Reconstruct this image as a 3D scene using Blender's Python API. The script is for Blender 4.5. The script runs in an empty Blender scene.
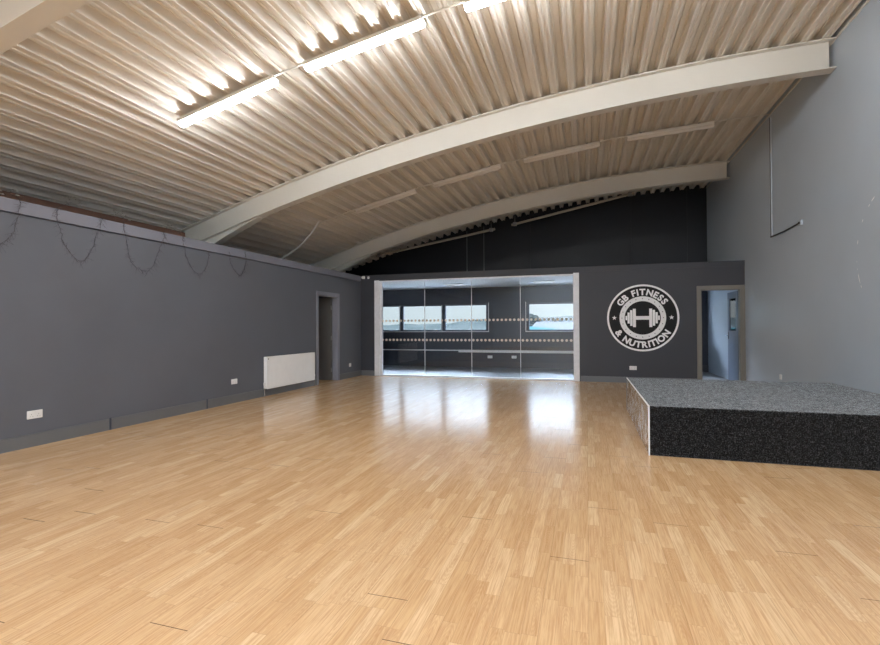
import bpy, bmesh, math, random
from mathutils import Vector, Matrix
random.seed(7)
S = bpy.context.scene
COL = S.collection
PI = math.pi

# ------------------------------------------------------------------ camera
def cam_vec():
    yaw, pitch, roll = 0.298974, 0.009415, -0.0049195
    F0 = Vector((-math.sin(yaw), math.cos(yaw), 0)); R0 = Vector((math.cos(yaw), math.sin(yaw), 0)); U0 = Vector((0, 0, 1))
    F = math.cos(pitch)*F0 + math.sin(pitch)*U0
    U = -math.sin(pitch)*F0 + math.cos(pitch)*U0
    r = math.cos(roll)*R0 + math.sin(roll)*U
    u = -math.sin(roll)*R0 + math.cos(roll)*U
    return r, u, F
FPX = 476.673
CAM_H = 1.25
cr, cu, cf = cam_vec()
cd = bpy.data.cameras.new('camera'); cam = bpy.data.objects.new('camera', cd); COL.objects.link(cam)
cd.sensor_width = 36.0; cd.lens = FPX*36.0/880.0; cd.clip_start = 0.05; cd.clip_end = 3000
M = Matrix.Identity(4)
for i in range(3):
    M[i][0] = cr[i]; M[i][1] = cu[i]; M[i][2] = -cf[i]
M[2][3] = CAM_H
cam.matrix_world = M
S.camera = cam

# ------------------------------------------------------------------ dimensions
XL, XR, YP, YG, YB, XO = -5.652, 3.138, 11.309, 14.5, -7.0, -8.5
def arc(x): return 5.0 - (x-3.3)**2/65.0

# ------------------------------------------------------------------ materials
def srgb(r, g, b):
    f = lambda c: (c/255/12.92) if c/255 <= 0.04045 else ((c/255+0.055)/1.055)**2.4
    return (f(r), f(g), f(b), 1)
class NT:
    def __init__(s, name):
        s.m = bpy.data.materials.new(name); s.m.use_nodes = True
        s.t = s.m.node_tree; s.t.nodes.clear()
        s.out = s.t.nodes.new('ShaderNodeOutputMaterial')
    def n(s, typ, **kw):
        nd = s.t.nodes.new(typ)
        for k, v in kw.items(): setattr(nd, k, v)
        return nd
    def l(s, a, b): s.t.links.new(a, b)
    def val(s, sock, v):
        if hasattr(v, 'is_output') or isinstance(v, bpy.types.NodeSocket): s.l(v, sock)
        else: sock.default_value = v
    def math(s, op, a, b=0.0, c=None):
        nd = s.n('ShaderNodeMath', operation=op)
        s.val(nd.inputs[0], a); s.val(nd.inputs[1], b)
        if c is not None: s.val(nd.inputs[2], c)
        return nd.outputs[0]
    def mix(s, fac, a, b, blend='MIX'):
        nd = s.n('ShaderNodeMix', data_type='RGBA', blend_type=blend)
        s.val(nd.inputs[0], fac); s.val(nd.inputs[6], a); s.val(nd.inputs[7], b)
        return nd.outputs[2]
    def comb(s, x, y, z):
        nd = s.n('ShaderNodeCombineXYZ')
        for i, v in enumerate((x, y, z)): s.val(nd.inputs[i], v)
        return nd.outputs[0]
    def noise(s, vec, scale, detail=3, rough=0.55):
        nd = s.n('ShaderNodeTexNoise'); s.l(vec, nd.inputs['Vector'])
        nd.inputs['Scale'].default_value = scale; nd.inputs['Detail'].default_value = detail; nd.inputs['Roughness'].default_value = rough
        return nd.outputs['Fac']
    def white(s, vec):
        nd = s.n('ShaderNodeTexWhiteNoise', noise_dimensions='3D'); s.l(vec, nd.inputs['Vector']); return nd.outputs['Value']
    def mapr(s, v, a, b, c, d):
        nd = s.n('ShaderNodeMapRange'); s.val(nd.inputs[0], v)
        for i, q in enumerate((a, b, c, d)): nd.inputs[i+1].default_value = q
        return nd.outputs[0]
    def pos(s): return s.n('ShaderNodeNewGeometry').outputs['Position']
    def obj(s): return s.n('ShaderNodeTexCoord').outputs['Object']
    def bsdf(s, color, rough=0.5, metal=0.0, spec=0.5, bump=None, bstr=0.2, bdist=0.01):
        b = s.n('ShaderNodeBsdfPrincipled')
        s.val(b.inputs['Base Color'], color); s.val(b.inputs['Roughness'], rough)
        b.inputs['Metallic'].default_value = metal; b.inputs['Specular IOR Level'].default_value = spec
        if bump is not None:
            bp = s.n('ShaderNodeBump'); bp.inputs['Strength'].default_value = bstr; bp.inputs['Distance'].default_value = bdist
            s.l(bump, bp.inputs['Height']); s.l(bp.outputs[0], b.inputs['Normal'])
        s.l(b.outputs[0], s.out.inputs[0]); return s.m

def paint(name, col, rough=0.6, var=0.12, scale=1.3, spec=0.4, bump=0.05, grime=None):
    t = NT(name); p = t.pos()
    n1 = t.noise(p, scale, 4); n2 = t.noise(p, scale*45, 2)
    c = t.mix(t.mapr(n1, 0.3, 0.7, 0, 1), tuple(v*(1-var) for v in col[:3])+(1,), tuple(min(1, v*(1+var)) for v in col[:3])+(1,))
    r = t.mapr(n1, 0.3, 0.7, rough-0.06, rough+0.06)
    return t.bsdf(c, r, spec=spec, bump=n2, bstr=bump, bdist=0.003)

def simple(name, col, rough=0.5, metal=0.0, var=0.05, spec=0.5, scale=8.0):
    t = NT(name); n1 = t.noise(t.obj(), scale, 2)
    c = t.mix(n1, tuple(v*(1-var) for v in col[:3])+(1,), tuple(min(1, v*(1+var)) for v in col[:3])+(1,))
    return t.bsdf(c, rough, metal, spec)

def emit(name, col, s):
    t = NT(name); e = t.n('ShaderNodeEmission'); e.inputs[0].default_value = col; e.inputs[1].default_value = s
    t.l(e.outputs[0], t.out.inputs[0]); return t.m

def glass(name, tint=(1, 1, 1, 1), ior=1.45):
    t = NT(name)
    f = t.n('ShaderNodeFresnel'); f.inputs[0].default_value = ior
    a = t.n('ShaderNodeBsdfTransparent'); a.inputs[0].default_value = tint
    g = t.n('ShaderNodeBsdfGlossy'); g.inputs['Roughness'].default_value = 0.0
    m = t.n('ShaderNodeMixShader')
    t.l(f.outputs[0], m.inputs[0]); t.l(a.outputs[0], m.inputs[1]); t.l(g.outputs[0], m.inputs[2]); t.l(m.outputs[0], t.out.inputs[0])
    return t.m

def floor_mat():
    t = NT('oak_laminate'); p = t.pos()
    sx = t.n('ShaderNodeSeparateXYZ'); t.l(p, sx.inputs[0]); X, Y = sx.outputs[0], sx.outputs[1]
    W = 0.066
    xs = t.math('DIVIDE', t.math('ADD', X, 20.0), W)
    strip = t.math('FLOOR', xs); fx = t.math('FRACT', xs)
    board = t.math('FLOOR', t.math('DIVIDE', strip, 3.0))
    # short staves inside a board
    off = t.math('MULTIPLY', t.white(t.comb(strip, 3.1, 0.0)), 7.0)
    slen = t.math('MULTIPLY_ADD', t.white(t.comb(strip, 9.7, 0.0)), 0.16, 0.36)
    ys = t.math('ADD', t.math('DIVIDE', t.math('ADD', Y, 20.0), slen), off)
    stave = t.math('FLOOR', ys); fy = t.math('FRACT', ys)
    rnd = t.white(t.comb(strip, stave, 1.0))
    rnd2 = t.white(t.comb(stave, strip, 5.0))
    # board ends and seams
    boff = t.math('MULTIPLY', t.white(t.comb(board, 1.3, 2.0)), 5.0)
    yb = t.math('ADD', t.math('DIVIDE', t.math('ADD', Y, 20.0), 1.29), boff)
    bid = t.math('FLOOR', yb); fyb = t.math('FRACT', yb)
    rb = t.white(t.comb(board, bid, 8.0))
    endgap = t.math('MULTIPLY', t.math('LESS_THAN', fyb, 0.0032), t.math('GREATER_THAN', rb, 0.55))
    fbx = t.math('FRACT', t.math('DIVIDE', t.math('ADD', strip, fx), 3.0))
    seam = t.math('LESS_THAN', fbx, 0.008)
    sline = t.math('LESS_THAN', fx, 0.03)
    yline = t.math('LESS_THAN', fy, 0.004)
    # grain: long fine fibres plus cathedral figure
    gv = t.comb(t.math('MULTIPLY', X, 1.0), t.math('MULTIPLY_ADD', Y, 0.035, t.math('MULTIPLY', rnd, 31.0)), t.math('MULTIPLY', rnd2, 17.0))
    g1 = t.noise(gv, 120.0, 4, 0.65)
    cx = t.math('ADD', t.math('MULTIPLY', fx, 0.5), t.math('MULTIPLY', rnd2, 9.0))
    gw = t.n('ShaderNodeTexWave', wave_type='RINGS', rings_direction='Z'); 
    t.l(t.comb(t.math('MULTIPLY', t.math('SUBTRACT', fx, t.math('MULTIPLY_ADD', rnd2, 0.6, 0.2)), 0.9), t.math('MULTIPLY', t.math('SUBTRACT', fy, rnd), 0.75), 0.0), gw.inputs['Vector'])
    gw.inputs['Scale'].default_value = 4.5; gw.inputs['Distortion'].default_value = 3.5; gw.inputs['Detail'].default_value = 2.0; gw.inputs['Detail Scale'].default_value = 1.6
    cathedral = t.math('MULTIPLY', gw.outputs['Fac'], t.math('GREATER_THAN', rnd2, 0.45))
    cr_ = t.n('ShaderNodeValToRGB'); t.l(rnd, cr_.inputs[0])
    e = cr_.color_ramp.elements
    e[0].position = 0.0; e[0].color = FL[0]; e[1].position = 1.0; e[1].color = FL[3]
    q = e.new(0.3); q.color = FL[1]; q = e.new(0.7); q.color = FL[2]
    c = t.mix(t.mapr(g1, 0.40, 0.68, 0.0, 0.55), cr_.outputs[0], FL[4])
    c = t.mix(t.math('MULTIPLY', cathedral, 0.2), c, FL[4])
    big = t.noise(p, 0.5, 2)
    c = t.mix(t.mapr(big, 0.35, 0.65, 0.0, 0.12), c, FL[2])
    c = t.mix(t.math('MULTIPLY', sline, 0.18), c, FL[5])
    c = t.mix(t.math('MULTIPLY', yline, 0.3), c, FL[5])
    c = t.mix(t.math('MULTIPLY', seam, 0.35), c, FL[5])
    c = t.mix(t.math('MULTIPLY', endgap, 0.85), c, srgb(60, 42, 28))
    r = t.math('MULTIPLY_ADD', g1, 0.10, 0.13)
    b = t.n('ShaderNodeBsdfPrincipled'); t.l(c, b.inputs['Base Color']); t.l(r, b.inputs['Roughness'])
    b.inputs['Specular IOR Level'].default_value = 0.7
    bp = t.n('ShaderNodeBump'); bp.inputs['Strength'].default_value = 0.06; bp.inputs['Distance'].default_value = 0.002
    t.l(g1, bp.inputs['Height']); t.l(bp.outputs[0], b.inputs['Normal'])
    t.l(b.outputs[0], t.out.inputs[0]); return t.m
FL = [srgb(210, 174, 130), srgb(216, 182, 139), srgb(222, 188, 146), srgb(229, 200, 160), srgb(166, 116, 72), srgb(112, 80, 52)]

def carpet_mat():
    t = NT('speckled_carpet'); p = t.pos()
    n1 = t.noise(p, 80, 2, 0.75); n2 = t.noise(p, 26, 4, 0.8); n3 = t.noise(p, 2.0, 2)
    v = t.math('ADD', t.math('MULTIPLY', n1, 0.6), t.math('MULTIPLY', n2, 0.4))
    r = t.n('ShaderNodeValToRGB'); t.l(v, r.inputs[0]); e = r.color_ramp.elements
    e[0].position = 0.40; e[0].color = CARP[0]; e[1].position = 0.64; e[1].color = CARP[2]
    q = e.new(0.52); q.color = CARP[1]
    c = t.mix(t.mapr(n3, 0.35, 0.65, 0, 0.25), r.outputs[0], CARP[1])
    m = t.bsdf(c, 0.95, spec=0.1, bump=v, bstr=0.9, bdist=0.012)
    b = [n for n in t.t.nodes if n.type == 'BSDF_PRINCIPLED'][0]
    t.l(t.mapr(v, 0.40, 0.62, 0.06, 0.95), b.inputs['Sheen Weight']); b.inputs['Sheen Roughness'].default_value = 0.5
    b.inputs['Sheen Tint'].default_value = (0.8, 0.85, 0.9, 1)
    return m
CARP = [srgb(6, 6, 7), srgb(17, 17, 19), srgb(72, 74, 79)]

def floor_carpet_mat():
    t = NT('studio_floor_vinyl'); p = t.pos(); n = t.noise(p, 30, 3)
    return t.bsdf(t.mix(n, srgb(104, 107, 112), srgb(124, 126, 130)), 0.55)

def mirror_panel_mat():
    t = NT('scuffed_reflective_panel'); p = t.pos()
    s = t.n('ShaderNodeMapping'); t.l(p, s.inputs[0]); s.inputs['Scale'].default_value = (1, 3, 1.2)
    n = t.noise(s.outputs[0], 6, 5, 0.7); n2 = t.noise(p, 60, 3)
    k = t.mapr(t.math('MULTIPLY_ADD', n2, 0.25, n), 0.62, 0.82, 0, 1)
    c = t.mix(k, srgb(170, 160, 148), srgb(225, 220, 212))
    return t.bsdf(c, t.mapr(k, 0, 1, 0.12, 0.5), metal=0.75)

def dot_film_mat():
    t = NT('dotted_film'); p = t.pos(); sx = t.n('ShaderNodeSeparateXYZ'); t.l(p, sx.inputs[0])
    u = t.math('MULTIPLY', t.math('SUBTRACT', t.math('FRACT', t.math('DIVIDE', t.math('ADD', sx.outputs[0], 20.0), 0.1)), 0.5), 0.1)
    zz = sx.outputs[2]
    v = t.math('MINIMUM', t.math('ABSOLUTE', t.math('SUBTRACT', zz, 1.414)), t.math('ABSOLUTE', t.math('SUBTRACT', zz, 0.925)))
    d = t.math('SQRT', t.math('ADD', t.math('MULTIPLY', u, u), t.math('MULTIPLY', v, v)))
    k = t.math('LESS_THAN', d, 0.031)
    b = t.n('ShaderNodeBsdfPrincipled'); b.inputs['Base Color'].default_value = srgb(226, 216, 206); b.inputs['Roughness'].default_value = 0.6
    tr = t.n('ShaderNodeBsdfTransparent'); mx = t.n('ShaderNodeMixShader')
    t.l(k, mx.inputs[0]); t.l(tr.outputs[0], mx.inputs[1]); t.l(b.outputs[0], mx.inputs[2]); t.l(mx.outputs[0], t.out.inputs[0])
    return t.m

def ring_mat():
    t = NT('emblem_ring_white'); p = t.pos(); sx = t.n('ShaderNodeSeparateXYZ'); t.l(p, sx.inputs[0])
    x = t.math('SUBTRACT', sx.outputs[0], 1.167); z = t.math('SUBTRACT', sx.outputs[2], 1.428)
    r = t.math('SQRT', t.math('ADD', t.math('MULTIPLY', x, x), t.math('MULTIPLY', z, z)))
    a = t.math('FRACT', t.math('ADD', t.math('DIVIDE', t.math('ARCTAN2', z, x), 2*PI/20), 10.5))
    du = t.math('MULTIPLY', t.math('SUBTRACT', a, 0.5), 2*PI/20*0.4226); dr = t.math('SUBTRACT', r, 0.4226)
    k = t.math('LESS_THAN', t.math('SQRT', t.math('ADD', t.math('MULTIPLY', du, du), t.math('MULTIPLY', dr, dr))), 0.0095)
    return t.bsdf(t.mix(k, srgb(240, 240, 242), srgb(12, 12, 15)), 0.5)

def hill_mat():
    t = NT('hazy_hill'); n = t.noise(t.pos(), 0.03, 4)
    return t.bsdf(t.mix(t.mapr(n, 0.35, 0.65, 0, 1), srgb(24, 27, 26), srgb(33, 35, 34)), 1.0, spec=0.0)

MT = {}
MT['floor'] = floor_mat()
MT['carpet'] = carpet_mat()
MT['vinyl'] = floor_carpet_mat()
MT['mirror'] = mirror_panel_mat()
MT['wall_l'] = paint('charcoal_wall_paint', srgb(99, 103, 112), 0.5, 0.06)
MT['wall_p'] = paint('slate_partition_paint', srgb(62, 64, 71), 0.55, 0.05)
MT['wall_g'] = paint('black_gable_paint', srgb(19, 22, 29), 0.5, 0.06)
MT['wall_s'] = paint('studio_wall_paint', srgb(48, 53, 65), 0.5, 0.08)
MT['wall_r'] = paint('mid_grey_wall_paint', srgb(182, 193, 205), 0.42, 0.05, 0.7)
MT['ledge'] = paint('ledge_lit_grey', srgb(122, 124, 136), 0.5, 0.05)  # wall grey made lighter: the stronger light up here is in the colour
MT['skirt'] = paint('skirting_paint', srgb(108, 110, 113), 0.4, 0.05)
MT['frame_l'] = paint('door_frame_grey_paint', srgb(136, 138, 149), 0.35, 0.04)
MT['frame_r'] = paint('door_frame_taupe_paint', srgb(122, 118, 111), 0.4, 0.05)
MT['leaf_l'] = paint('door_leaf_dark_paint', srgb(96, 94, 92), 0.4, 0.05)
MT['leaf_r'] = paint('door_leaf_bluegrey_paint', srgb(112, 122, 140), 0.4, 0.05)
MT['deck'] = paint('roof_deck_coating', srgb(224, 218, 208), 0.5, 0.07, 0.8, 0.5)
MT['beam'] = paint('cream_steel_paint', srgb(214, 211, 203), 0.45, 0.04, 1.0)
MT['white'] = simple('white_plastic', srgb(232, 232, 232), 0.35)
MT['radwhite'] = simple('radiator_enamel', srgb(244, 245, 246), 0.3)
MT['alum'] = paint('silver_white_frame', srgb(232, 234, 240), 0.45, 0.06, 14)
MT['metal'] = simple('grey_metal', srgb(150, 148, 146), 0.35, 0.7)
MT['chrome'] = simple('chrome', srgb(210, 210, 212), 0.15, 1.0)
MT['tube'] = simple('dull_grey_tube_paint', srgb(165, 155, 140), 0.5)
MT['dark'] = simple('dark_plastic', srgb(40, 40, 42), 0.5)
MT['pvc'] = simple('anthracite_window_frame', srgb(62, 70, 84), 0.4)
MT['lampbody'] = simple('lamp_body_white', srgb(225, 222, 216), 0.4)
MT['diff_off'] = simple('lamp_diffuser_unlit', srgb(214, 208, 200), 0.3)
MT['lit'] = emit('lamp_diffuser_lit', (0.95, 0.98, 1.0, 1), 52.0)
MT['lit_fill'] = emit('fill_lamp_diffuser', (0.94, 0.975, 1.0, 1), 4.0)
MT['ceil'] = paint('studio_ceiling_white', srgb(240, 240, 240), 0.7, 0.03)
MT['panel'] = simple('led_panel_diffuser', srgb(236, 226, 205), 0.4)
MT['brown'] = paint('brown_eaves_steel', srgb(124, 92, 78), 0.5, 0.15)
MT['vine'] = simple('dry_vine', srgb(70, 66, 70), 0.8)
MT['clip'] = simple('pale_leaf', srgb(214, 206, 196), 0.7)
MT['black'] = simple('emblem_black', srgb(5, 5, 8), 0.7)
MT['ewhite'] = paint('emblem_white', srgb(246, 246, 248), 0.5, 0.02, 20)
MT['dot'] = simple('frosted_dot', srgb(226, 216, 206), 0.6)
MT['glass'] = glass('partition_glass', (0.95, 0.97, 0.98, 1))
MT['wglass'] = glass('window_glass', (0.97, 0.99, 1, 1))
MT['grass'] = paint('grass_field', srgb(26, 34, 30), 1.0, 0.25, 0.05, 0.0)
MT['bounce_pale'] = paint('pale_bounce_surface', srgb(205, 205, 205), 0.8, 0.04, 0.3)
MT['hill'] = hill_mat(); MT['dotfilm'] = dot_film_mat(); MT['ering'] = ring_mat()
MT['teal'] = simple('teal_roof_sheet', srgb(22, 42, 45), 1.0, spec=0.0)
MT['pale'] = simple('pale_cladding', srgb(44, 44, 45), 1.0, spec=0.0)
MT['leafg'] = paint('tree_foliage', srgb(17, 21, 20), 1.0, 0.3, 2.0, 0.0)
MT['bark'] = simple('bark', srgb(80, 70, 62), 0.9)
MT['flake'] = simple('white_paint_flake', srgb(240, 240, 240), 0.5)

# ------------------------------------------------------------------ mesh helpers
class MB:
    def __init__(s): s.bm = bmesh.new()
    def box(s, x0, x1, y0, y1, z0, z1, bev=0.0, seg=1):
        r = bmesh.ops.create_cube(s.bm, size=1.0)
        vs = r['verts']
        for v in vs:
            v.co = Vector(((x0+x1)/2 + v.co.x*(x1-x0), (y0+y1)/2 + v.co.y*(y1-y0), (z0+z1)/2 + v.co.z*(z1-z0)))
        if bev:
            es = list({e for v in vs for e in v.link_edges})
            bmesh.ops.bevel(s.bm, geom=es, offset=bev, segments=seg, profile=0.5, affect='EDGES')
        return s
    def cyl(s, a, b, r, n=12, r2=None):
        a = Vector(a); b = Vector(b); d = b-a
        rot = d.to_track_quat('Z', 'Y').to_matrix().to_4x4()
        bmesh.ops.create_cone(s.bm, cap_ends=True, segments=n, radius1=r, radius2=r if r2 is None else r2, depth=d.length,
                              matrix=Matrix.Translation((a+b)/2) @ rot)
        return s
    def ball(s, c, r, sx=1, sy=1, sz=1, u=14, v=8):
        bmesh.ops.create_uvsphere(s.bm, u_segments=u, v_segments=v, radius=r, matrix=Matrix.Translation(c) @ Matrix.Diagonal((sx, sy, sz, 1)))
        return s
    def tube(s, pts, r, n=8):
        pts = [Vector(p) for p in pts]; rings = []
        for i, p in enumerate(pts):
            d = (pts[min(i+1, len(pts)-1)] - pts[max(i-1, 0)]).normalized()
            up = Vector((0, 0, 1)) if abs(d.z) < 0.9 else Vector((0, 1, 0))
            x = d.cross(up).normalized(); y = x.cross(d).normalized()
            rings.append([s.bm.verts.new(p + r*(math.cos(2*PI*k/n)*x + math.sin(2*PI*k/n)*y)) for k in range(n)])
        for a, b in zip(rings, rings[1:]):
            for k in range(n): s.bm.faces.new((a[k], a[(k+1) % n], b[(k+1) % n], b[k]))
        s.bm.faces.new(rings[0][::-1]); s.bm.faces.new(rings[-1])
        return s
    def sweep(s, rows):      # rows: list of closed loops with the same count -> skinned prism
        R = [[s.bm.verts.new(p) for p in row] for row in rows]
        n = len(R[0])
        for a, b in zip(R, R[1:]):
            for k in range(n): s.bm.faces.new((a[k], a[(k+1) % n], b[(k+1) % n], b[k]))
        s.bm.faces.new(R[0][::-1]); s.bm.faces.new(R[-1])
        return s
    def poly(s, pts2, f0, f1):      # prism from a 2-D outline; f(u, v) -> 3-D for each end
        a = [s.bm.verts.new(f0(*q)) for q in pts2]; b = [s.bm.verts.new(f1(*q)) for q in pts2]
        n = len(a)
        s.bm.faces.new(a[::-1]); s.bm.faces.new(b)
        for k in range(n): s.bm.faces.new((a[k], a[(k+1) % n], b[(k+1) % n], b[k]))
        return s
    def build(s, name, mat, parent=None, smooth=False, loc=None):
        bmesh.ops.recalc_face_normals(s.bm, faces=s.bm.faces)
        me = bpy.data.meshes.new(name)
        base = Vector((0, 0, 0))
        if parent is not None:
            q = parent
            while q is not None: base += q.location; q = q.parent
        elif loc is not None: base = Vector(loc)
        if base.length: bmesh.ops.translate(s.bm, verts=s.bm.verts, vec=-base)
        s.bm.to_mesh(me); s.bm.free()
        me.materials.append(MT[mat])
        if smooth:
            for p in me.polygons: p.use_smooth = True
            try: me.set_sharp_from_angle(angle=math.radians(40))
            except Exception: pass
        o = bpy.data.objects.new(name, me); COL.objects.link(o)
        if parent is not None: o.parent = parent
        elif loc is not None: o.location = loc
        return o
def tag(o, label, cat, group=None, kind='thing'):
    o['label'] = label; o['category'] = cat; o['kind'] = kind
    if group: o['group'] = group
    return o
def empty(name, loc, label, cat, group=None, kind='thing'):
    o = bpy.data.objects.new(name, None); COL.objects.link(o); o.location = loc; o.empty_display_size = 0.1
    return tag(o, label, cat, group, kind)
def struct(o, label=None, cat=None):
    o['kind'] = 'structure'
    if label: o['label'] = label
    if cat: o['category'] = cat
    return o
def copy_tree(o, parent=None):
    c = o.copy(); COL.objects.link(c)
    if parent is not None: c.parent = parent
    for ch in list(o.children): copy_tree(ch, c)
    return c

# ------------------------------------------------------------------ room shell
struct(MB().box(XO, XR+0.2, YB, YP+0.06, -0.2, 0).build('floor', 'floor'), 'pale oak strip laminate floor of the empty hall', 'floor')
struct(MB().box(XO, XR+0.2, YP+0.06, YG, -0.2, -0.004).build('floor_studio', 'vinyl'), 'plain grey floor behind the glass partition', 'floor')
# left partition wall with the door opening
D1 = (9.15, 10.162, 2.055)
m = MB()
m.box(XL-0.12, XL, YB, D1[0]+0.03, 0, 2.436); m.box(XL-0.12, XL, D1[1]-0.03, YP, 0, 2.436); m.box(XL-0.12, XL, D1[0]+0.03, D1[1]-0.03, D1[2]-0.03, 2.436); m.box(XL-0.12, XL-0.03, YB, YP, 2.436, 2.58)
struct(m.build('wall_left', 'wall_l'), 'long charcoal painted wall with radiator and open doorway', 'wall')
# right wall
wr = struct(MB().box(XR, XR+0.2, YB, YG+0.2, -0.2, 5.25).build('wall_right', 'wall_r'), 'tall mid grey wall behind the carpeted stage', 'wall')
# glazed cross partition
G0, G1, GT = -5.254, -0.165, 2.45
D2 = (2.237, 3.138, 2.095)
m = MB()
m.box(XL-0.12, G0, YP, YP+0.12, 0, 2.6); m.box(G1, D2[0]+0.03, YP, YP+0.12, 0, 2.6)
m.box(G0, G1, YP, YP+0.12, GT, 2.6); m.box(D2[0]+0.03, XR, YP, YP+0.12, D2[2]-0.03, 2.6)
m.box(XO, XL-0.12, YP, YP+0.12, 0, 2.6)
struct(m.build('wall_back', 'wall_p'), 'dark grey partition wall carrying the round emblem', 'wall')
struct(MB().box(-7.2, XR, YP+0.12, YG, 2.47, 2.6).build('ceiling_studio', 'ceil'), 'low white ceiling of the room behind the glass', 'ceiling')
struct(MB().box(-7.3, -7.2, YP+0.12, YG, 0, 2.6).build('wall_studio', 'wall_s'), 'side wall of the room behind the glass', 'wall')
# gable wall with window openings: each (x0,x1)
WZ0, WZ1 = 1.115, 1.965
WIN = [(-6.60, -2.94), (-1.72, 0.15), (0.85, 2.85)]
m = MB()
m.box(XO, XR, YG, YG+0.25, -0.2, WZ0)
xs = [XO]+[v for w in WIN for v in w]+[XR]
for i in range(0, len(xs), 2): m.box(xs[i], xs[i+1], YG, YG+0.25, WZ0, WZ1)
m.box(XO, XR, YG, YG+0.25, WZ1, 2.55)
struct(m.build('wall_gable', 'wall_s'), 'dark outer wall with windows behind the glass partition', 'wall')
m = MB(); seams = [-3.574, -3.033, -1.605, -0.259, 1.213, 2.645]
edges = [XO]+seams+[XR]
for a, b in zip(edges, edges[1:]): m.box(a+0.006, b-0.006, YG, YG+0.25, 2.55, 5.4)
m.box(XO, XR, YG+0.012, YG+0.24, 2.56, 5.39)
ug = struct(m.build('wall_gable_upper', 'wall_g'), 'near black panelled gable wall above the partition', 'wall')
for x, w in zip(seams, (0.009, 0.007, 0.003, 0.003, 0.003, 0.003)):
    if w > 0.004:
        MB().box(x-w, x+w, YG-0.006, YG+0.01, 2.6, arc(x)-0.02).build('seam_strip', 'skirt', ug)
struct(MB().box(XO-0.2, XO, YB, YG, -0.2, 3.0).build('wall_outer', 'wall_l'), 'outer wall beyond the left room', 'wall')
# corrugated roof deck
def deck():
    pitch = 0.2475; c0 = 0.05; dep = 0.10
    prof = [(-0.124, dep), (-0.098, dep), (-0.091, dep-0.012), (-0.084, dep), (-0.068, dep), (-0.047, 0.0), (-0.020, 0.0), (-0.012, 0.010), (0.012, 0.010), (0.020, 0.0),
            (0.047, 0.0), (0.068, dep), (0.084, dep), (0.091, dep-0.012), (0.098, dep)]
    pts = []
    k0 = math.floor((XO-c0)/pitch)-1
    for k in range(k0, 16):
        for dx, dz in prof:
            x = c0+k*pitch+dx
            if XO-0.2 <= x <= XR+0.15: pts.append((x, arc(x)+0.004+dz))
    bm = bmesh.new()
    y0, y1 = YB-0.1, YG+0.2
    lo = [(bm.verts.new((x, y0, z)), bm.verts.new((x, y1, z))) for x, z in pts]
    hi = [(bm.verts.new((x, y0, arc(x)+0.3)), bm.verts.new((x, y1, arc(x)+0.3))) for x, z in pts]
    for a, b, c, d in zip(lo, lo[1:], hi, hi[1:]):
        bm.faces.new((a[0], a[1], b[1], b[0])); bm.faces.new((c[0], d[0], d[1], c[1]))
        bm.faces.new((a[0], b[0], d[0], c[0])); bm.faces.new((a[1], c[1], d[1], b[1]))
    bm.faces.new((lo[0][0], hi[0][0], hi[0][1], lo[0][1])); bm.faces.new((lo[-1][0], lo[-1][1], hi[-1][1], hi[-1][0]))
    q = MB(); q.bm.free(); q.bm = bm
    return q.build('ceiling', 'deck')
struct(deck(), 'arched corrugated metal roof deck over the whole hall', 'ceiling')
# rear wall (behind the viewer)
struct(MB().box(XO, XR, YB-0.2, YB, -0.2, 5.2).build('wall_rear', 'wall_r'), 'rear wall of the hall', 'wall')

# ledge boards along the top of the partitions
struct(MB().box(XL-0.121, XL+0.012, YB, YP, 2.452, 2.59, 0.003).build('trim_1', 'ledge'), 'board along the top of the charcoal left wall', 'trim')
struct(MB().box(XL+0.016, XR-0.001, YP-0.014, YP+0.12, 2.49, 2.605, 0.003).build('trim_2', 'wall_p'), 'board along the top of the back partition', 'trim')
struct(MB().box(XR-0.012, XR, YB, YG, arc(XR)-0.02, arc(XR)+0.012).build('trim_3', 'beam'), 'slim cream edge strip where roof meets right wall', 'trim')
# skirting
def skirt(name, pts, label):
    m = MB()
    for (x0, x1, y0, y1, h) in pts:
        m.box(x0, x1, y0, y1, 0, h-0.012); 
        m.box(x0 if x1-x0 > 0.1 else x0, x1-0.005 if x1-x0 < 0.1 else x1, y0+0.005 if y1-y0 < 0.1 else y0, y1, h-0.012, h)
    return struct(m.build(name, 'skirt'), label, 'baseboard')
bl = skirt('baseboard_left', [(XL, XL+0.02, YB, D1[0], 0.135)], 'grey skirting along the left wall up to the doorway')
for y in (4.433, 6.002):
    MB().box(XL+0.018, XL+0.028, y-0.012, y+0.012, 0.0, 0.15, 0.003).build('joint_cover', 'pvc', bl)
skirt('baseboard_left.001', [(XL, XL+0.02, D1[1], YP-0.02, 0.135)], 'short grey skirting between left doorway and corner')
skirt('baseboard_back', [(XL, G0-0.02, YP-0.02, YP, 0.13)], 'short grey skirting left of the glass partition')
skirt('baseboard_back.001', [(G1+0.02, D2[0], YP-0.02, YP, 0.125)], 'grey skirting below the round emblem')
struct(MB().box(XO, XR, YG-0.02, YG, 0, 0.17).build('baseboard_gable', 'wall_p'), 'dark skirting under the windows behind the glass', 'baseboard')

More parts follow.
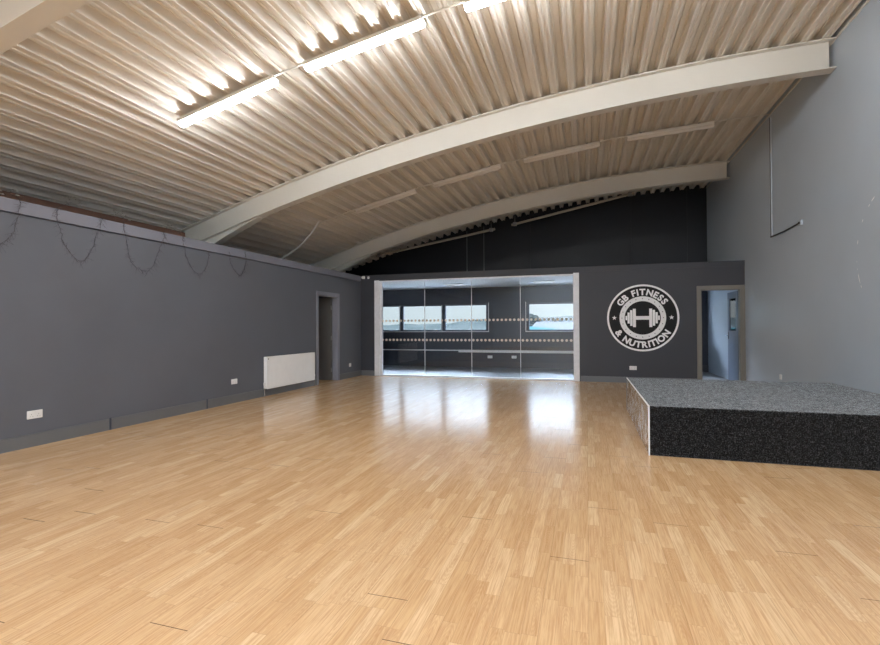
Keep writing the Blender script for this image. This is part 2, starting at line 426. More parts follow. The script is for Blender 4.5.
# doors
def arch_frame(o_name, root, ax, a0, a1, top, p0, p1, w, mat):
    """lining and architrave in one mesh; ax: 'y' -> opening runs along y in a wall between x=p0..p1"""
    def bx(m, u0, u1, v0, v1, z0, z1, bev=0.004):
        if ax == 'y': m.box(v0, v1, u0, u1, z0, z1, bev)
        else: m.box(u0, u1, v0, v1, z0, z1, bev)
    m = MB()
    for v0, v1 in ((p0-0.018, p0+0.001), (p1-0.001, p1+0.018)):
        bx(m, a0, a0+w, v0, v1, 0, top); bx(m, a1-w, a1, v0, v1, 0, top); bx(m, a0+w, a1-w, v0, v1, top-w, top)
    bx(m, a0+0.03, a0+w+0.012, p0, p1, 0, top-0.03); bx(m, a1-w-0.012, a1-0.03, p0, p1, 0, top-0.03); bx(m, a0+w+0.012, a1-w-0.012, p0, p1, top-w-0.012, top-0.03)
    return m.build(o_name, mat, root)
d1 = empty('door_1', (XL-0.06, (D1[0]+D1[1])/2, 0), 'open doorway with grey frame in the left wall beside the radiator', 'door', kind='structure')
arch_frame('door_frame', d1, 'y', D1[0], D1[1], D1[2], XL-0.12, XL, 0.085, 'frame_l')
lf = MB().box(XL-0.125-0.82, XL-0.125, D1[1]-0.15, D1[1]-0.106, 0.008, 1.95, 0.003).build('door_leaf', 'leaf_l', d1)
for z in (0.25, 1.0, 1.72): MB().cyl((XL-0.122, D1[1]-0.153, z-0.05), (XL-0.122, D1[1]-0.153, z+0.05), 0.009).build('hinge', 'metal', lf)
m = MB(); m.cyl((XL-0.88, D1[1]-0.15, 1.02), (XL-0.88, D1[1]-0.2, 1.02), 0.012); m.cyl((XL-0.88, D1[1]-0.195, 1.02), (XL-0.76, D1[1]-0.195, 1.02), 0.01)
m.build('door_handle', 'chrome', lf, True)
d2 = empty('door_2', ((D2[0]+D2[1])/2, YP+0.06, 0), 'open doorway with taupe frame beside the tall right wall', 'door', kind='structure')
arch_frame('door_frame', d2, 'x', D2[0], D2[1]-0.002, D2[2], YP, YP+0.12, 0.085, 'frame_r')
# leaf stands open along the right wall
m = MB(); x0, x1 = 3.035, 3.075; ya, yb = YP+0.14, YP+0.14+0.74
m.box(x0, x1, ya, yb, 0.008, 1.14); m.box(x0, x1, ya, yb, 1.84, 1.985); m.box(x0, x1, ya, ya+0.13, 1.14, 1.84); m.box(x0, x1, yb-0.1, yb, 1.14, 1.84)
lf = m.build('door_leaf', 'leaf_r', d2)
MB().box(3.052, 3.058, ya+0.13, yb-0.1, 1.14, 1.84).build('vision_panel', 'wglass', lf)
m = MB(); m.cyl((x0, yb-0.06, 1.03), (x0-0.05, yb-0.06, 1.03), 0.011); m.cyl((x0-0.045, yb-0.06, 1.03), (x0-0.045, yb-0.18, 1.03), 0.01); m.box(x0-0.006, x0, yb-0.085, yb-0.035, 0.95, 1.11, 0.002)
m.build('door_handle', 'chrome', lf, True)
for z in (0.25, 1.0, 1.72): MB().cyl((3.055, ya-0.006, z-0.05), (3.055, ya-0.006, z+0.05), 0.009).build('hinge', 'metal', lf)

# windows in the gable
def window(n, x0, x1, mull, label):
    r = empty('window_%d' % n, ((x0+x1)/2, YG+0.12, WZ0), label, 'window', kind='structure')
    m = MB(); ya, yb = YG+0.08, YG+0.15; f = 0.055
    m.box(x0, x1, ya, yb, WZ0, WZ0+f-0.012, 0.004); m.box(x0, x1, ya, yb, WZ1-f+0.01, WZ1, 0.004)
    xs = [x0]+mull+[x1]
    m.box(x0, x0+f, ya, yb, WZ0, WZ1, 0.004); m.box(x1-f, x1, ya, yb, WZ0, WZ1, 0.004)
    for q in mull: m.box(q-0.07, q+0.07, ya-0.01, yb, WZ0, WZ1, 0.004)
    m.build('window_frame', 'pvc', r)
    for a, b in zip(xs, xs[1:]): MB().box(a+0.03, b-0.03, ya+0.03, ya+0.045, WZ0+0.03, WZ1-0.03).build('pane', 'wglass', r)
    for q in mull: MB().box(q-0.055, q-0.04, ya-0.03, ya-0.008, WZ0+0.02, WZ1-0.02).build('stay_bar', 'white', r)
    MB().box(x0-0.05, x1+0.05, YG-0.03, YG+0.08, WZ0-0.025, WZ0, 0.004).build('window_sill', 'white', r)
    m = MB(); m.box(x0-0.05, x0-0.03, YG-0.006, YG+0.001, WZ0, WZ1+0.03); m.box(x1+0.03, x1+0.05, YG-0.006, YG+0.001, WZ0, WZ1+0.03)
    m.build('window_bead', 'white', r)
window(1, *WIN[0], [-5.817, -4.375], 'three-light window seen through the left of the glass partition')
window(2, *WIN[1], [], 'single window seen through the right of the glass partition')
window(3, *WIN[2], [], 'window behind the emblem wall')

# ------------------------------------------------------------------ arched roof beams
def beam(y0, label, xl=-8.48):
    w, d, tf, tw = 0.17, 0.40, 0.016, 0.012
    r = empty('arched_beam', (XR-0.02, y0+w/2, arc(XR)-d), label, 'roof beam', 'arched cream steel roof beams')
    yc = y0+w/2
    xs = [XR-0.012+(xl-XR)*i/48 for i in range(49)]
    def sec(m, ya, yb, oa, ob, xs):
        m.sweep([[(x, ya, arc(x)-oa), (x, yb, arc(x)-oa), (x, yb, arc(x)-ob), (x, ya, arc(x)-ob)] for x in xs])
    for nm, args in (('web', (yc-tw/2, yc+tw/2, tf-0.001, d-tf+0.001)), ('top_flange', (y0, y0+w, 0.0, tf)), ('bottom_flange', (y0, y0+w, d-tf, d))):
        m = MB(); sec(m, *args, xs if nm != 'web' else [XR-0.06+(xl-XR)*i/48 for i in range(49)]); m.build(nm, 'beam', r)
    # deepening haunch towards the eaves
    hx = [-5.80-(2.65)*i/8 for i in range(9)]
    bot = lambda x: arc(x)-d-0.012-(abs(x+5.80))*0.125-(abs(x+5.80)**2)*0.02
    m = MB(); m.sweep([[(x, yc-tw/2, arc(x)-d), (x, yc+tw/2, arc(x)-d), (x, yc+tw/2, bot(x)), (x, yc-tw/2, bot(x))] for x in hx])
    m.sweep([[(x, y0, bot(x)), (x, y0+w, bot(x)), (x, y0+w, bot(x)-tf), (x, y0, bot(x)-tf)] for x in hx])
    m.build('haunch', 'beam', r)
    return r
beam(7.41, 'cream arched steel beam crossing mid-room in front of the unlit lamps')
beam(12.22, 'cream arched steel beam furthest back, above the glass partition')
beam(2.60, 'cream arched steel beam overhead in the top left corner')
# brown eaves rail behind the left wall
tag(MB().box(-7.54, -7.45, 2.79, 7.39, 2.99, 3.11, 0.01).build('eaves_rail', 'brown'), 'dark brown steel rail along the eaves above the left wall', 'rail')

# ------------------------------------------------------------------ strip lights
def strip_light(lit, label, group, watts=0):
    r = bpy.data.objects.new('ceiling_light', None); COL.objects.link(r); tag(r, label, 'ceiling light', group)
    L = 0.745
    MB().box(-L+0.01, L-0.01, -0.060, 0.060, -0.046, -0.002, 0.004).build('lamp_body', 'lampbody', r)
    # rounded diffuser, half-stadium section
    sec = [(0.042*math.cos(a), -0.044-0.06*math.sin(a)) for a in [PI*k/10 for k in range(11)]]
    m = MB()
    rows = []
    for x, s in ((-L, 0.55), (-L+0.012, 0.85), (-L+0.03, 1), (L-0.03, 1), (L-0.012, 0.85), (L, 0.55)):
        rows.append([(x, y*s, -0.044+(z+0.044)*s) for y, z in sec])
    m.sweep(rows); m.build('diffuser', lit, r, True)
    if watts:
        ld = bpy.data.lights.new('fill_light', 'AREA'); ld.shape = 'RECTANGLE'; ld.size = 1.48; ld.size_y = 0.084; ld.energy = watts; ld.color = (0.93, 0.97, 1.0)
        lo = bpy.data.objects.new('fill_light', ld); COL.objects.link(lo); lo.parent = r; lo.location = (0, 0, -0.108)  # area light does the filling; only the unseen lamps carry one
    for s in (-1, 1): MB().box(s*0.5-0.02, s*0.5+0.02, -0.015, 0.015, -0.01, 0.03).build('mounting_clip', 'metal', r)
    return r
LX = (-4.26, -2.40, -0.47, 1.50)
def place(o, x, y, gap):
    o.location = (x, y, arc(x)-gap); o.rotation_euler = (0, math.atan((x-3.3)/32.5), 0)
on = strip_light('lit', '', 'lit strip lights in a row under the roof')
LAB1 = ['lit white strip light furthest from the right wall in its row', 'lit white strip light second from the left, middle of the visible lit row',
        'lit white strip light cut by the top edge of the photo', 'lit white strip light beside the right wall, above the photo']
for i, x in enumerate(LX):
    o = on if i == 0 else copy_tree(on)
    o['label'] = LAB1[i]; place(o, x, 4.85, 0.03)
LAB0 = ['unseen lit strip light behind the viewer, over the left wall', 'unseen lit strip light behind the viewer, left of centre',
        'unseen lit strip light behind the viewer, right of centre', 'unseen lit strip light behind the viewer, by the right wall']
on2 = strip_light('lit_fill', '', 'unseen fill strip lights behind the viewer', 5)  # unseen row behind the viewer, there for its light
on3 = strip_light('lit_fill', '', 'unseen fill strip lights behind the viewer', 270)  # further row added behind the viewer purely as fill light
for yrow, tail in ((0.05, ''), (-4.75, ', added fill at the far end of the hall')):
    for i, x in enumerate(LX):
        if yrow < 0 and i == 0: continue
        o = on2 if (i == 0 and yrow > 0) else on3 if (i == 1 and yrow < 0) else copy_tree(on2 if yrow > 0 else on3); o['label'] = LAB0[i]+tail; o['group'] = 'unseen fill strip lights behind the viewer'; place(o, x, yrow, 0.03)
off = strip_light('diff_off', '', 'unlit strip lights between the two arched beams')
LAB2 = ['unlit strip light next to the hanging white cable', 'unlit strip light second from the hanging white cable',
        'unlit strip light third from the hanging white cable', 'unlit strip light nearest the tall grey right wall']
for i, x in enumerate(LX):
    o = off if i == 0 else copy_tree(off)
    o['label'] = LAB2[i]; place(o, x, 9.75, 0.03)
def conduit(y, x0, x1, label):
    tag(MB().tube([(x0+(x1-x0)*i/30, y, arc(x0+(x1-x0)*i/30)-0.012) for i in range(31)], 0.011, 8).build('ceiling_conduit', 'beam', None, True), label, 'conduit')
conduit(4.85, LX[0]-0.2, XR-0.03, 'thin cream conduit joining the lit strip lights')
conduit(9.75, -5.90, XR-0.03, 'thin cream conduit joining the unlit strip lights')
c = [Vector(p) for p in ((-5.90, 9.70, 3.73), (-5.97, 9.68, 3.60), (-6.10, 9.66, 3.42), (-6.26, 9.65, 3.26), (-6.45, 9.65, 3.11), (-6.68, 9.65, 2.98), (-6.90, 9.65, 2.878))]
tag(MB().tube(c, 0.02, 8).build('ceiling_cable', 'white', None, True), 'white cable hanging from the conduit end above the left wall', 'cable')
# two straight tubes hung in the last bay
for (xa, za, xb, zb, lb) in ((-6.18, 3.44, -2.48, 4.03, 'straight grey tube hung below the furthest beam, nearer the left wall'),
                            (-2.01, 4.11, 1.20, 4.73, 'straight grey tube hung below the furthest beam, rising to the right')):
    r = empty('ceiling_tube', (xa, 13.4, za), lb, 'tube', 'grey tubes behind the furthest beam')
    MB().tube([(xa, 13.4, za), ((xa+xb)/2, 13.4, (za+zb)/2), (xb, 13.4, zb)], 0.035, 12).build('pipe', 'tube', r, True)
    for t in (0.03, 0.97):
        x = xa+(xb-xa)*t; z = za+(zb-za)*t
        m = MB(); m.box(x-0.05, x+0.05, 13.35, 13.45, z-0.045, z+0.05, 0.008); m.cyl((x, 13.4, z), (x, 13.4, arc(x)+0.02), 0.006); m.build('hanger', 'metal', r)

# ------------------------------------------------------------------ glass partition
gp = empty('glass_partition', ((G0+G1)/2, YP+0.05, 0), 'wide framed glass partition with two rows of dots in the dark back wall', 'glass partition')
MB().box(G0, G0+0.13, YP-0.03, YP+0.13, 0, GT+0.01, 0.006).build('post', 'alum', gp)
MB().box(G0+0.13, G0+0.19, YP+0.02, YP+0.10, 0.02, GT-0.04, 0.006).build('post', 'alum', gp)
MB().box(G1-0.13, G1, YP-0.03, YP+0.13, 0, GT+0.02, 0.006).build('post', 'alum', gp)
MB().box(G0+0.13, G1-0.13, YP+0.0, YP+0.11, GT-0.035, GT, 0.004).build('head_rail', 'alum', gp)
MB().box(G0+0.13, G1-0.13, YP+0.0, YP+0.11, 0, 0.035, 0.004).build('bottom_rail', 'alum', gp)
js = [G0+0.13, -3.903, -2.693, -1.506, G1-0.13]
k = 0
for a, b in zip(js, js[1:]):
    pn = MB().box(a+0.003, b-0.003, YP+0.05, YP+0.06, 0.03, GT-0.03).build('glass_pane', 'glass', gp)
    for z in (1.414, 0.925):
        MB().box(a+0.012, b-0.012, YP+0.0485, YP+0.0495, z-0.05, z+0.05).build('dot_film', 'dotfilm', pn)
for x in js[1:-1]:
    MB().box(x-0.006, x+0.006, YP+0.045, YP+0.065, 0.03, GT-0.03).build('joint_strip', 'alum', gp)

# studio behind the glass
tag(MB().box(-3.85, 2.2, YG-0.06, YG, 0.455, 0.535, 0.006).build('wall_trunking', 'white'), 'deep white cable trunking along the far wall behind glass', 'cable trunking')
tag(MB().box(-7.19, -3.852, YG-0.045, YG, 0.500, 0.530, 0.004).build('wall_trunking', 'white'), 'slim white trunking under the three-light window', 'cable trunking')
for i, (x, y, lb) in enumerate(((-3.60, 13.15, 'square ceiling panel light behind the glass, left one'), (-1.10, 13.15, 'square ceiling panel light behind the glass, right one'))):
    r = empty('ceiling_panel_light', (x, y, 2.47), lb, 'ceiling light', 'panel lights behind the glass partition')
    MB().box(x-0.3, x+0.3, y-0.3, y+0.3, 2.452, 2.47, 0.003).build('frame', 'white', r); MB().box(x-0.27, x+0.27, y-0.27, y+0.27, 2.446, 2.453).build('diffuser', 'panel', r)

# ------------------------------------------------------------------ wall sockets
def socket(name, loc, ax, w, gangs, label, group='white wall sockets', switches=True):
    """ax: '+x' faces +x, '-y' faces the viewer, '-x' faces left"""
    r = empty('wall_socket', loc, label, 'socket', group)
    def T(u, v, d):
        if ax == '+x': return Vector((d, u, v))
        if ax == '-x': return Vector((-d, -u, v))
        return Vector((u, -d, v))
    def bx(m, u0, u1, v0, v1, d0, d1, bev=0):
        a = T(u0, v0, d0); b = T(u1, v1, d1)
        a += r.location; b += r.location
        m.box(min(a.x, b.x), max(a.x, b.x), min(a.y, b.y), max(a.y, b.y), min(a.z, b.z), max(a.z, b.z), bev)
    m = MB(); bx(m, -w/2, w/2, -0.043, 0.043, 0, 0.012, 0.004); m.build('plate', 'white', r)
    for g in range(gangs):
        c = (g-(gangs-1)/2)*0.07
        m = MB()
        for (du, dv, a, b) in ((0, 0.004, 0.004, 0.009), (-0.012, -0.018, 0.007, 0.004), (0.012, -0.018, 0.007, 0.004)):
            bx(m, c+du-a/2, c+du+a/2, dv-b/2, dv+b/2, 0.0115, 0.0125)
        m.build('pin_holes', 'dark', r)
        if switches:
            s = -1 if g == 0 else 1
            m = MB(); bx(m, c+s*0.004-0.006, c+s*0.004+0.006, 0.018, 0.032, 0.011, 0.016, 0.002); m.build('switch', 'white', r)
    return r
socket('a', (XL, 3.60, 0.338), '+x', 0.15, 2, 'white double socket on left wall nearest the viewer')
socket('b', (XL, 6.615, 0.355), '+x', 0.14, 2, 'white socket on left wall just before the radiator')
socket('c', (XL, 10.70, 0.315), '+x', 0.10, 1, 'white socket between left doorway and corner')
socket('d', (0.965, YP, 0.325), '-y', 0.15, 2, 'white double socket on the wall under the round emblem')
socket('e', (XR, 9.43, 0.375), '-x', 0.09, 1, 'white socket low on the grey wall behind the stage')
socket('f', (-2.86, YG, 0.322), '-y', 0.15, 2, 'left white socket under the trunking behind the glass')
socket('g', (-2.12, YG, 0.326), '-y', 0.15, 2, 'right white socket under the trunking behind the glass')

# ------------------------------------------------------------------ radiator
ra = empty('radiator', (XL+0.05, 8.14, 0.13), 'white panel radiator on the charcoal wall beside the doorway', 'radiator')
y0, y1, z0, z1 = 7.352, 8.934, 0.135, 0.722
m = MB(); m.box(XL+0.088, XL+0.10, y0, y1, z0, z1, 0.004)
n = 36
for i in range(n):
    yy = y0+0.05+(y1-y0-0.1)*(i+0.5)/n
    m.box(XL+0.099, XL+0.103, yy-0.013, yy+0.013, z0+0.04, z1-0.04, 0.003)
m.build('front_panel', 'radwhite', ra)
MB().box(XL+0.03, XL+0.042, y0, y1, z0, z1, 0.004).build('back_panel', 'radwhite', ra)
for s, yy in ((0, y0), (1, y1)):
    MB().box(XL+0.028, XL+0.1, yy-0.004, yy+0.004, z0+0.01, z1, 0.002).build('side_panel', 'radwhite', ra)
m = MB()
for i in range(26):
    yy = y0+0.03+(y1-y0-0.06)*i/25; m.box(XL+0.042, XL+0.088, yy-0.004, yy+0.004, z1-0.012, z1-0.002)
m.box(XL+0.042, XL+0.05, y0, y1, z1-0.01, z1); m.box(XL+0.08, XL+0.088, y0, y1, z1-0.01, z1)
m.build('top_grille', 'radwhite', ra)
for yy, s in ((y0, -1), (y1, 1)):
    m = MB(); yc = yy+s*0.035
    m.cyl((XL+0.066, yy, z0+0.05), (XL+0.066, yc, z0+0.05), 0.01); m.cyl((XL+0.066, yc, z0+0.02), (XL+0.066, yc, z0+0.075), 0.013); 
    m.cyl((XL+0.066, yc, z0+0.075), (XL+0.066, yc, z0+0.12), 0.018); v = m.build('valve', 'white', ra, True)
    MB().cyl((XL+0.066, yc, 0.0), (XL+0.066, yc, z0+0.03), 0.0075).build('pipe', 'chrome', ra, True)
MB().cyl((XL+0.10, y0+0.035, z1-0.04), (XL+0.105, y0+0.035, z1-0.04), 0.01).build('bleed_plug', 'dark', ra)
for yy in (y0+0.2, y1-0.2): MB().box(XL, XL+0.032, yy-0.015, yy+0.015, z0+0.08, z1-0.08).build('bracket', 'radwhite', ra)

# ------------------------------------------------------------------ detectors in the far left corner
r = empty('motion_detector', (-5.56, YP-0.014, 2.545), 'white domed sensor at the top of the far left corner', 'sensor')
m = MB(); m.box(-5.60, -5.52, YP-0.04, YP-0.014, 2.51, 2.585, 0.008); m.build('base', 'white', r)
MB().ball((-5.56, YP-0.055, 2.545), 0.045, 1.15, 0.8, 0.8).build('dome', 'white', r, True)
r = empty('wall_sensor', (-5.42, YP-0.014, 2.535), 'tiny white contact box right of the domed sensor', 'sensor')
MB().box(-5.445, -5.395, YP-0.034, YP-0.014, 2.51, 2.57, 0.006).build('base', 'white', r)
MB().cyl((-5.42, YP-0.034, 2.54), (-5.42, YP-0.039, 2.54), 0.01).build('lens', 'dark', r)

# ------------------------------------------------------------------ cable on the right wall
r = empty('wall_cable', (XR, 9.74, 2.81), 'cable run dropping down the tall right wall and turning sideways', 'cable')
MB().box(XR-0.016, XR, 9.735, 9.765, 2.82, 4.93, 0.003).build('vertical_trunking', 'wall_r', r)
MB().tube([(XR-0.012, 9.775, 4.93), (XR-0.012, 9.772, 4.0), (XR-0.012, 9.775, 2.82)], 0.009, 6).build('drop_cable', 'dark', r)
MB().tube([(XR-0.0145, 9.775, 2.815), (XR-0.0145, 9.2, 2.80), (XR-0.014, 8.62, 2.815)], 0.013, 8).build('side_cable', 'dark', r)
m = MB(); m.box(XR-0.03, XR, 8.50, 8.60, 2.77, 2.85, 0.006); m.build('end_box', 'wall_r', r)
MB().cyl((XR-0.03, 8.55, 2.81), (XR-0.045, 8.55, 2.81), 0.018).build('cable_gland', 'dark', r)
# flakes of a removed round sign
m = MB(); cy, cz, R0 = 6.28, 2.06, 0.735
for (a0, a1, w) in ((62, 56, .012), (53, 50, .009), (37, 34, .010), (17, 13, .010), (-3, -4, .008), (-10, -11, .008), (-15, -25, .010), (-27, -30, .009)):
    n = 6; pts = []
    for i in range(n+1):
        a = math.radians(a0+(a1-a0)*i/n); k = math.sin(PI*(i+0.3)/(n+0.6)); pts.append((cy+(R0+w*k*0.6)*math.cos(a), cz+(R0+w*k*0.6)*math.sin(a)))
    for i in range(n, -1, -1):
        a = math.radians(a0+(a1-a0)*i/n); k = math.sin(PI*(i+0.3)/(n+0.6)); pts.append((cy+(R0-w*k*0.6)*math.cos(a), cz+(R0-w*k*0.6)*math.sin(a)))
    m.poly(pts, lambda u, v: (XR, u, v), lambda u, v: (XR-0.002, u, v))
m.build('paint_flakes', 'flake', wr)

# ------------------------------------------------------------------ stage
SX0, SX1, SY0, SY1, SH = 0.560, 3.130, 5.0, 7.66, 0.477
st = empty('stage', ((SX0+SX1)/2, (SY0+SY1)/2, 0), 'low black carpeted stage platform against the tall grey wall', 'stage')
MB().box(SX0+0.012, SX1, SY0, SY1, 0, SH, 0.012, 2).build('carpeted_platform', 'carpet', st)
MB().box(SX0+0.002, SX0+0.013, SY0+0.012, SY1-0.012, 0.004, SH-0.01).build('side_panel', 'mirror', st)
MB().box(SX0-0.001, SX0+0.014, SY0+0.002, SY1, SH-0.008, SH+0.003, 0.002).build('edge_trim', 'white', st)
MB().box(SX0, SX0+0.012, SY0-0.002, SY0+0.012, 0.0, SH-0.008, 0.002).build('corner_trim', 'alum', st)
MB().box(SX0-0.002, SX0+0.012, SY1-0.014, SY1+0.003, 0.0, SH-0.012, 0.002).build('corner_trim', 'frame_r', st)

# ------------------------------------------------------------------ emblem
EX, EZ, ER = 1.167, 1.428, 0.735
em = empty('wall_emblem', (EX, YP, EZ), 'big round black and white dumbbell emblem reading GB FITNESS & NUTRITION on the dark wall', 'emblem')
def ring(m, r0, r1, ya, yb, n=96):
    if r0 == 0:
        m.cyl((EX, ya, EZ), (EX, yb, EZ), r1, n); return
    rows = []
    for k in range(n+1):
        a = 2*PI*k/n; c, s = math.cos(a), math.sin(a)
        rows.append([(EX+r0*c, ya, EZ+r0*s), (EX+r1*c, ya, EZ+r1*s), (EX+r1*c, yb, EZ+r1*s), (EX+r0*c, yb, EZ+r0*s)])
    m.sweep(rows)
m = MB(); ring(m, 0, ER, YP, YP-0.003); m.build('disc', 'black', em)
ya, yb = YP-0.002, YP-0.0055
m = MB(); ring(m, ER*0.945, ER*1.0, ya, yb); m.build('outer_ring', 'ewhite', em)
m = MB(); ring(m, ER*0.50, ER*0.645, ya, yb); m.build('inner_ring', 'ering', em)
m = MB()
m.box(EX-0.2*ER, EX+0.2*ER, yb, ya, EZ-0.055*ER, EZ+0.055*ER)
for s in (-1, 1):
    for (u0, u1, h) in ((0.185, 0.268, 0.275), (0.278, 0.345, 0.235), (0.355, 0.418, 0.165), (0.426, 0.475, 0.065)):
        m.box(min(EX+s*u0*ER, EX+s*u1*ER), max(EX+s*u0*ER, EX+s*u1*ER), yb, ya, EZ-h*ER, EZ+h*ER, 0.0012)
m.build('dumbbell', 'ewhite', em)
for s in (-1, 1):
    pts = []
    for k in range(10):
        rr = (0.07 if k % 2 == 0 else 0.03)*ER; a = PI/2+k*PI/5; pts.append((EX+s*0.79*ER+rr*math.cos(a), EZ+0.005+rr*math.sin(a)))
    m = MB(); m.poly(pts, lambda u, v: (u, ya, v), lambda u, v: (u, yb, v)); m.build('star', 'ewhite', em)
def glyph(ch):
    cu_ = bpy.data.curves.new('g', 'FONT'); cu_.body = ch; cu_.size = 1.0; cu_.offset = 0.04; cu_.resolution_u = 4; cu_.extrude = 0.01
    ob = bpy.data.objects.new('g', cu_); COL.objects.link(ob)
    dg = bpy.context.evaluated_depsgraph_get(); dg.update(); ev = ob.evaluated_get(dg); me = ev.to_mesh()
    vs = [v.co.copy() for v in me.vertices]; fs = [tuple(p.vertices) for p in me.polygons]
    ev.to_mesh_clear(); bpy.data.objects.remove(ob); bpy.data.curves.remove(cu_)
    return vs, fs
def arc_text(txt, a_start, a_end, r_base, height, top, name):
    gl = [None if c == ' ' else glyph(c) for c in txt]
    capH = max(v.y for v in glyph('H')[0])
    sc = height/capH
    ws = [0.30 if g is None else max(v.x for v in g[0])-min(v.x for v in g[0]) for g in gl]
    ws = [w*sc for w in ws]
    span = math.radians(abs(a_start-a_end))*(r_base+(height/2 if top else -height/2))
    gap = (span-sum(ws))/(len(txt)-1)
    rm = r_base+(height/2 if top else -height/2)
    m = MB(); pos = 0.0
    for g, w in zip(gl, ws):
        if g is not None:
            x0 = min(v.x for v in g[0])
            mid = pos+w/2
            a = math.radians(a_start) + (-1 if top else 1)*mid/rm
            nv = []
            for v in g[0]:
                u = (v.x-x0)*sc-w/2; h = v.y*sc
                if top:
                    e_r = Vector((math.cos(a), math.sin(a))); e_t = Vector((math.sin(a), -math.cos(a))); p2 = e_r*(r_base+h)+e_t*u
                else:
                    e_r = Vector((math.cos(a), math.sin(a))); e_t = Vector((-math.sin(a), math.cos(a))); p2 = e_r*(r_base-h)+e_t*u
                nv.append(m.bm.verts.new((EX+p2.x, ya if v.z < 0 else yb, EZ+p2.y)))
            for f in g[1]:
                try: m.bm.faces.new([nv[i] for i in f])
                except ValueError: pass
        pos += w+gap
    return m.build(name, 'ewhite', em)
arc_text('GB FITNESS', 149, 34, ER*0.685, ER*0.185, True, 'lettering')
arc_text('& NUTRITION', 208, 331, ER*0.885, ER*0.185, False, 'lettering')

# ------------------------------------------------------------------ dry vine garland along the top of the left wall
def px(x, y, ax, val):
    d = cf + (x-440)/FPX*cr - (y-322.5)/FPX*cu
    o = Vector((0, 0, CAM_H)); t = (val-o[ax])/d[ax]; return o+t*d
XW = XL+0.022
def swag(pix_w):      # pixel polyline on the wall face -> points
    return [px(x, y, 0, XW) for x, y in pix_w]
runs = [
    [('e', 7, 192), ('w', 20, 207), ('w', 16, 222), ('w', 11, 236), ('w', 0, 244), ('w', -14, 247), ('w', -30, 235)],
    [('e', 72, 202), ('w', 57, 214), ('w', 60, 228), ('w', 63, 241), ('w', 69, 251), ('w', 80, 262), ('w', 88, 256), ('w', 93, 247), ('w', 97, 233), ('w', 101, 222), ('e', 118, 213)],
    [('e', 122, 216), ('w', 124, 231), ('w', 128, 249), ('w', 131, 262), ('w', 141, 270), ('w', 149, 270), ('w', 156, 258), ('w', 161, 246), ('w', 164, 238), ('e', 168, 226)],
    [('e', 171, 227), ('w', 183, 241), ('w', 187, 258), ('w', 193, 270), ('w', 200, 274), ('w', 207, 265), ('w', 208, 252)],
    [('w', 229, 252), ('w', 232, 266), ('w', 239, 275), ('w', 243, 271), ('w', 246, 262), ('w', 245, 252)],
]
def catmull(P, n=5):
    out = []
    for i in range(len(P)-1):
        p0, p1, p2, p3 = P[max(i-1, 0)], P[i], P[i+1], P[min(i+2, len(P)-1)]
        for k in range(n):
            t = k/n; out.append(0.5*((2*p1)+(p2-p0)*t+(2*p0-5*p1+4*p2-p3)*t*t+(3*p1-p0-3*p2+p3)*t**3))
    return out+[P[-1]]
GL = ['dry dark vine swag at the left edge of the photo, along the wall top', 'dry dark vine swag second from the left edge along the wall top', 'dry dark vine swag third from the left edge along the wall top',
      'dry dark vine swag beside the mid-room beam end', 'short dry vine swag furthest along the left wall top']
for ri, run in enumerate(runs):
    # pass from eaves rail to wall top: eaves points sit on the brown rail
    P = []
    for kd, x, y in run:
        P.append(px(x, y, 0, XW) if kd == 'w' else px(x, y, 0, -7.44))
    # keep the strand above the ledge while it crosses the wall top
    Q = []
    for a, b, (ka, *_), (kb, *_) in zip(P, P[1:], run, run[1:]):
        Q.append(a)
        if ka != kb:
            w = b if kb == 'w' else a
            Q.append(Vector((XW, w.y, 2.60))) if kb == 'w' else None
            if ka == 'w': Q.append(Vector((XW, w.y, 2.60)))
    Q.append(P[-1])
    Q = [Vector((max(q.x, XW) if q.x > -5.8 else q.x, q.y, q.z)) for q in Q]
    C = []
    for i, q in enumerate(Q[:-1]):
        nx = Q[i+1]
        C.append(q)
        if q.x > -5.8 and nx.x > -5.8:
            p0 = Q[i-1] if i > 0 and Q[i-1].x > -5.8 else q
            p3 = Q[i+2] if i+2 < len(Q) and Q[i+2].x > -5.8 else nx
            for k in (1, 2, 3): C.append(catmull([p0, q, nx, p3], 4)[4+k]+Vector((0.004*random.random(), random.uniform(-.012, .012), random.uniform(-.012, .012))))
    C.append(Q[-1])
    m = MB(); m.tube(C, 0.0016, 5)
    for q in C:
        if q.x > -5.8:
            for _ in range(3):
                d = Vector((random.uniform(0, .02), random.uniform(-.07, .07), random.uniform(-.09, .03)))
                m.cyl(q, q+d, 0.0012, 4, 0.0006)
    g = m.build('vine_garland', 'vine', None, loc=tuple(Q[0])); tag(g, GL[ri], 'garland', 'dry vine swags on the left wall')
    ml = MB(); cnt = 0
    for (kd, x, y), q in zip(run, P):
        if kd == 'e':
            for _ in range(9):
                c_ = q+Vector((random.uniform(0, .05), random.uniform(-.11, .11), random.uniform(-.05, .06)))
                ml.ball(c_, 0.018, 1, 1.5, 0.6, 6, 4); cnt += 1
    if cnt: ml.build('pale_leaves', 'clip', g)

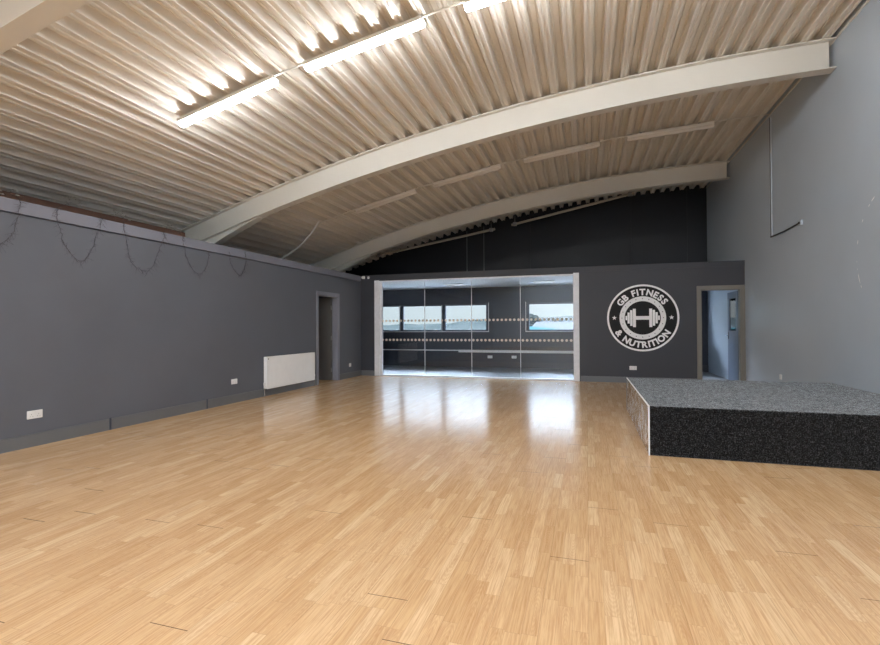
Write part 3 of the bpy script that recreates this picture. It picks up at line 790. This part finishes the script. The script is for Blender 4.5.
# ------------------------------------------------------------------ outside the windows
struct(MB().box(-400, 400, YG+1.5, 900, -4.2, -4.0).build('ground_outside', 'grass'), 'green field outside the windows', 'ground')
def ridge(y, h, seed, name, label):
    rnd = random.Random(seed); ph = [rnd.uniform(0, 6) for _ in range(5)]
    bm = bmesh.new(); rows = []
    N = 80
    for i in range(N+1):
        x = -600+1200*i/N
        z = h*(0.7+0.18*math.sin(x*0.012+ph[0])+0.1*math.sin(x*0.031+ph[1])+0.05*math.sin(x*0.08+ph[2])+0.03*math.sin(x*0.2+ph[3]))
        rows.append([bm.verts.new((x, y-60, -4.0)), bm.verts.new((x, y-20, -4+z*0.75)), bm.verts.new((x, y, -4+z)), bm.verts.new((x, y+60, -4.0))])
    for a, b in zip(rows, rows[1:]):
        for k in range(4): bm.faces.new((a[k], a[(k+1) % 4], b[(k+1) % 4], b[k]))
    q = MB(); q.bm.free(); q.bm = bm
    return struct(q.build(name, 'hill'), label, 'hills')
ridge(420, 14.5, 3, 'hills', 'low hazy green hills on the horizon outside the windows')
sh = empty('industrial_shed', (-2, 44, -4.0), 'pale shed with teal roof outside the right window', 'building')
MB().box(-4.2, 12, 40, 52, -4, 0.95).build('wall', 'pale', sh)
m = MB(); m.poly([(39.4, 0.95), (46, 1.7), (52.6, 0.95), (46, 1.55)], lambda u, v: (-4.6, u, v), lambda u, v: (12.4, u, v)); m.build('roof', 'pale', sh)
s2 = empty('low_shed', (-2.4, 31, -4.0), 'low shed with sloping teal roof outside the right window', 'building')
MB().box(-4.6, 0.2, 29.2, 33, -4, 0.6).build('wall', 'pale', s2)
m = MB(); m.sweep([[(-4.8, 29, 0.75), (-4.8, 33.2, 1.38), (-4.8, 33.2, 1.3), (-4.8, 29, 0.67)], [(0.4, 29, 0.5), (0.4, 33.2, 0.84), (0.4, 33.2, 0.76), (0.4, 29, 0.42)]]); m.build('roof', 'teal', s2)
def tree(x, y, h, label):
    r = empty('tree', (x, y, -4), label, 'tree', 'trees outside the windows')
    MB().cyl((x, y, -4), (x, y, -4+h*0.5), 0.4, 8, 0.25).build('trunk', 'bark', r)
    m = MB(); rn = random.Random(int(x*7))
    for _ in range(26):
        a = rn.uniform(0, 2*PI); d = rn.uniform(0, h*0.3); m.ball((x+d*math.cos(a), y+d*math.sin(a), -4+h*rn.uniform(0.42, 0.9)), h*rn.uniform(0.08, 0.17), u=8, v=6)
    m.build('crown', 'leafg', r)
tree(-13.5, 120, 8.2, 'rounded tree outside at the left of the right window')
tree(-8.5, 135, 7.4, 'smaller tree outside at the middle of the right window')

struct(MB().box(-16, 12, YG+0.6, 25, -0.7, -0.4).build('bounce_roof', 'bounce_pale'), 'unseen pale flat roof added below the windows to bounce daylight in', 'roof')  # added out of sight to reflect skylight up onto the studio ceiling
# ------------------------------------------------------------------ sky
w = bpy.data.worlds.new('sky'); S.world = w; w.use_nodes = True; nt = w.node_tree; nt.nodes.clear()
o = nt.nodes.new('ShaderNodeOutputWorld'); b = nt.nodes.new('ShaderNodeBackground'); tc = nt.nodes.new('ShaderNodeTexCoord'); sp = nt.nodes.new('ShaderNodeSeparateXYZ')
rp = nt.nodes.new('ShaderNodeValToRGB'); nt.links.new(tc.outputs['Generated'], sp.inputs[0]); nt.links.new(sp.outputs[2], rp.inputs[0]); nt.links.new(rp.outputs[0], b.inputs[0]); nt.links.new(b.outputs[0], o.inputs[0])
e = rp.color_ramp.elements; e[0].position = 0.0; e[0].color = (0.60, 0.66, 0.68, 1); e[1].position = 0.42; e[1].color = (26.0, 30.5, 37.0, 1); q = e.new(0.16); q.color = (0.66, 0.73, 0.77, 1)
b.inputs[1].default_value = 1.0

# ------------------------------------------------------------------ view
vs = S.view_settings; vs.view_transform = 'Standard'; vs.look = 'None'; vs.exposure = 0.45; vs.gamma = 1.0; vs.use_curve_mapping = False
S.cycles.use_denoising = True; S.cycles.denoising_prefilter = 'ACCURATE'; S.cycles.denoising_input_passes = 'RGB_ALBEDO_NORMAL'; S.cycles.max_bounces = 12; S.cycles.diffuse_bounces = 8; S.cycles.transparent_max_bounces = 16; S.cycles.sample_clamp_indirect = 5.0
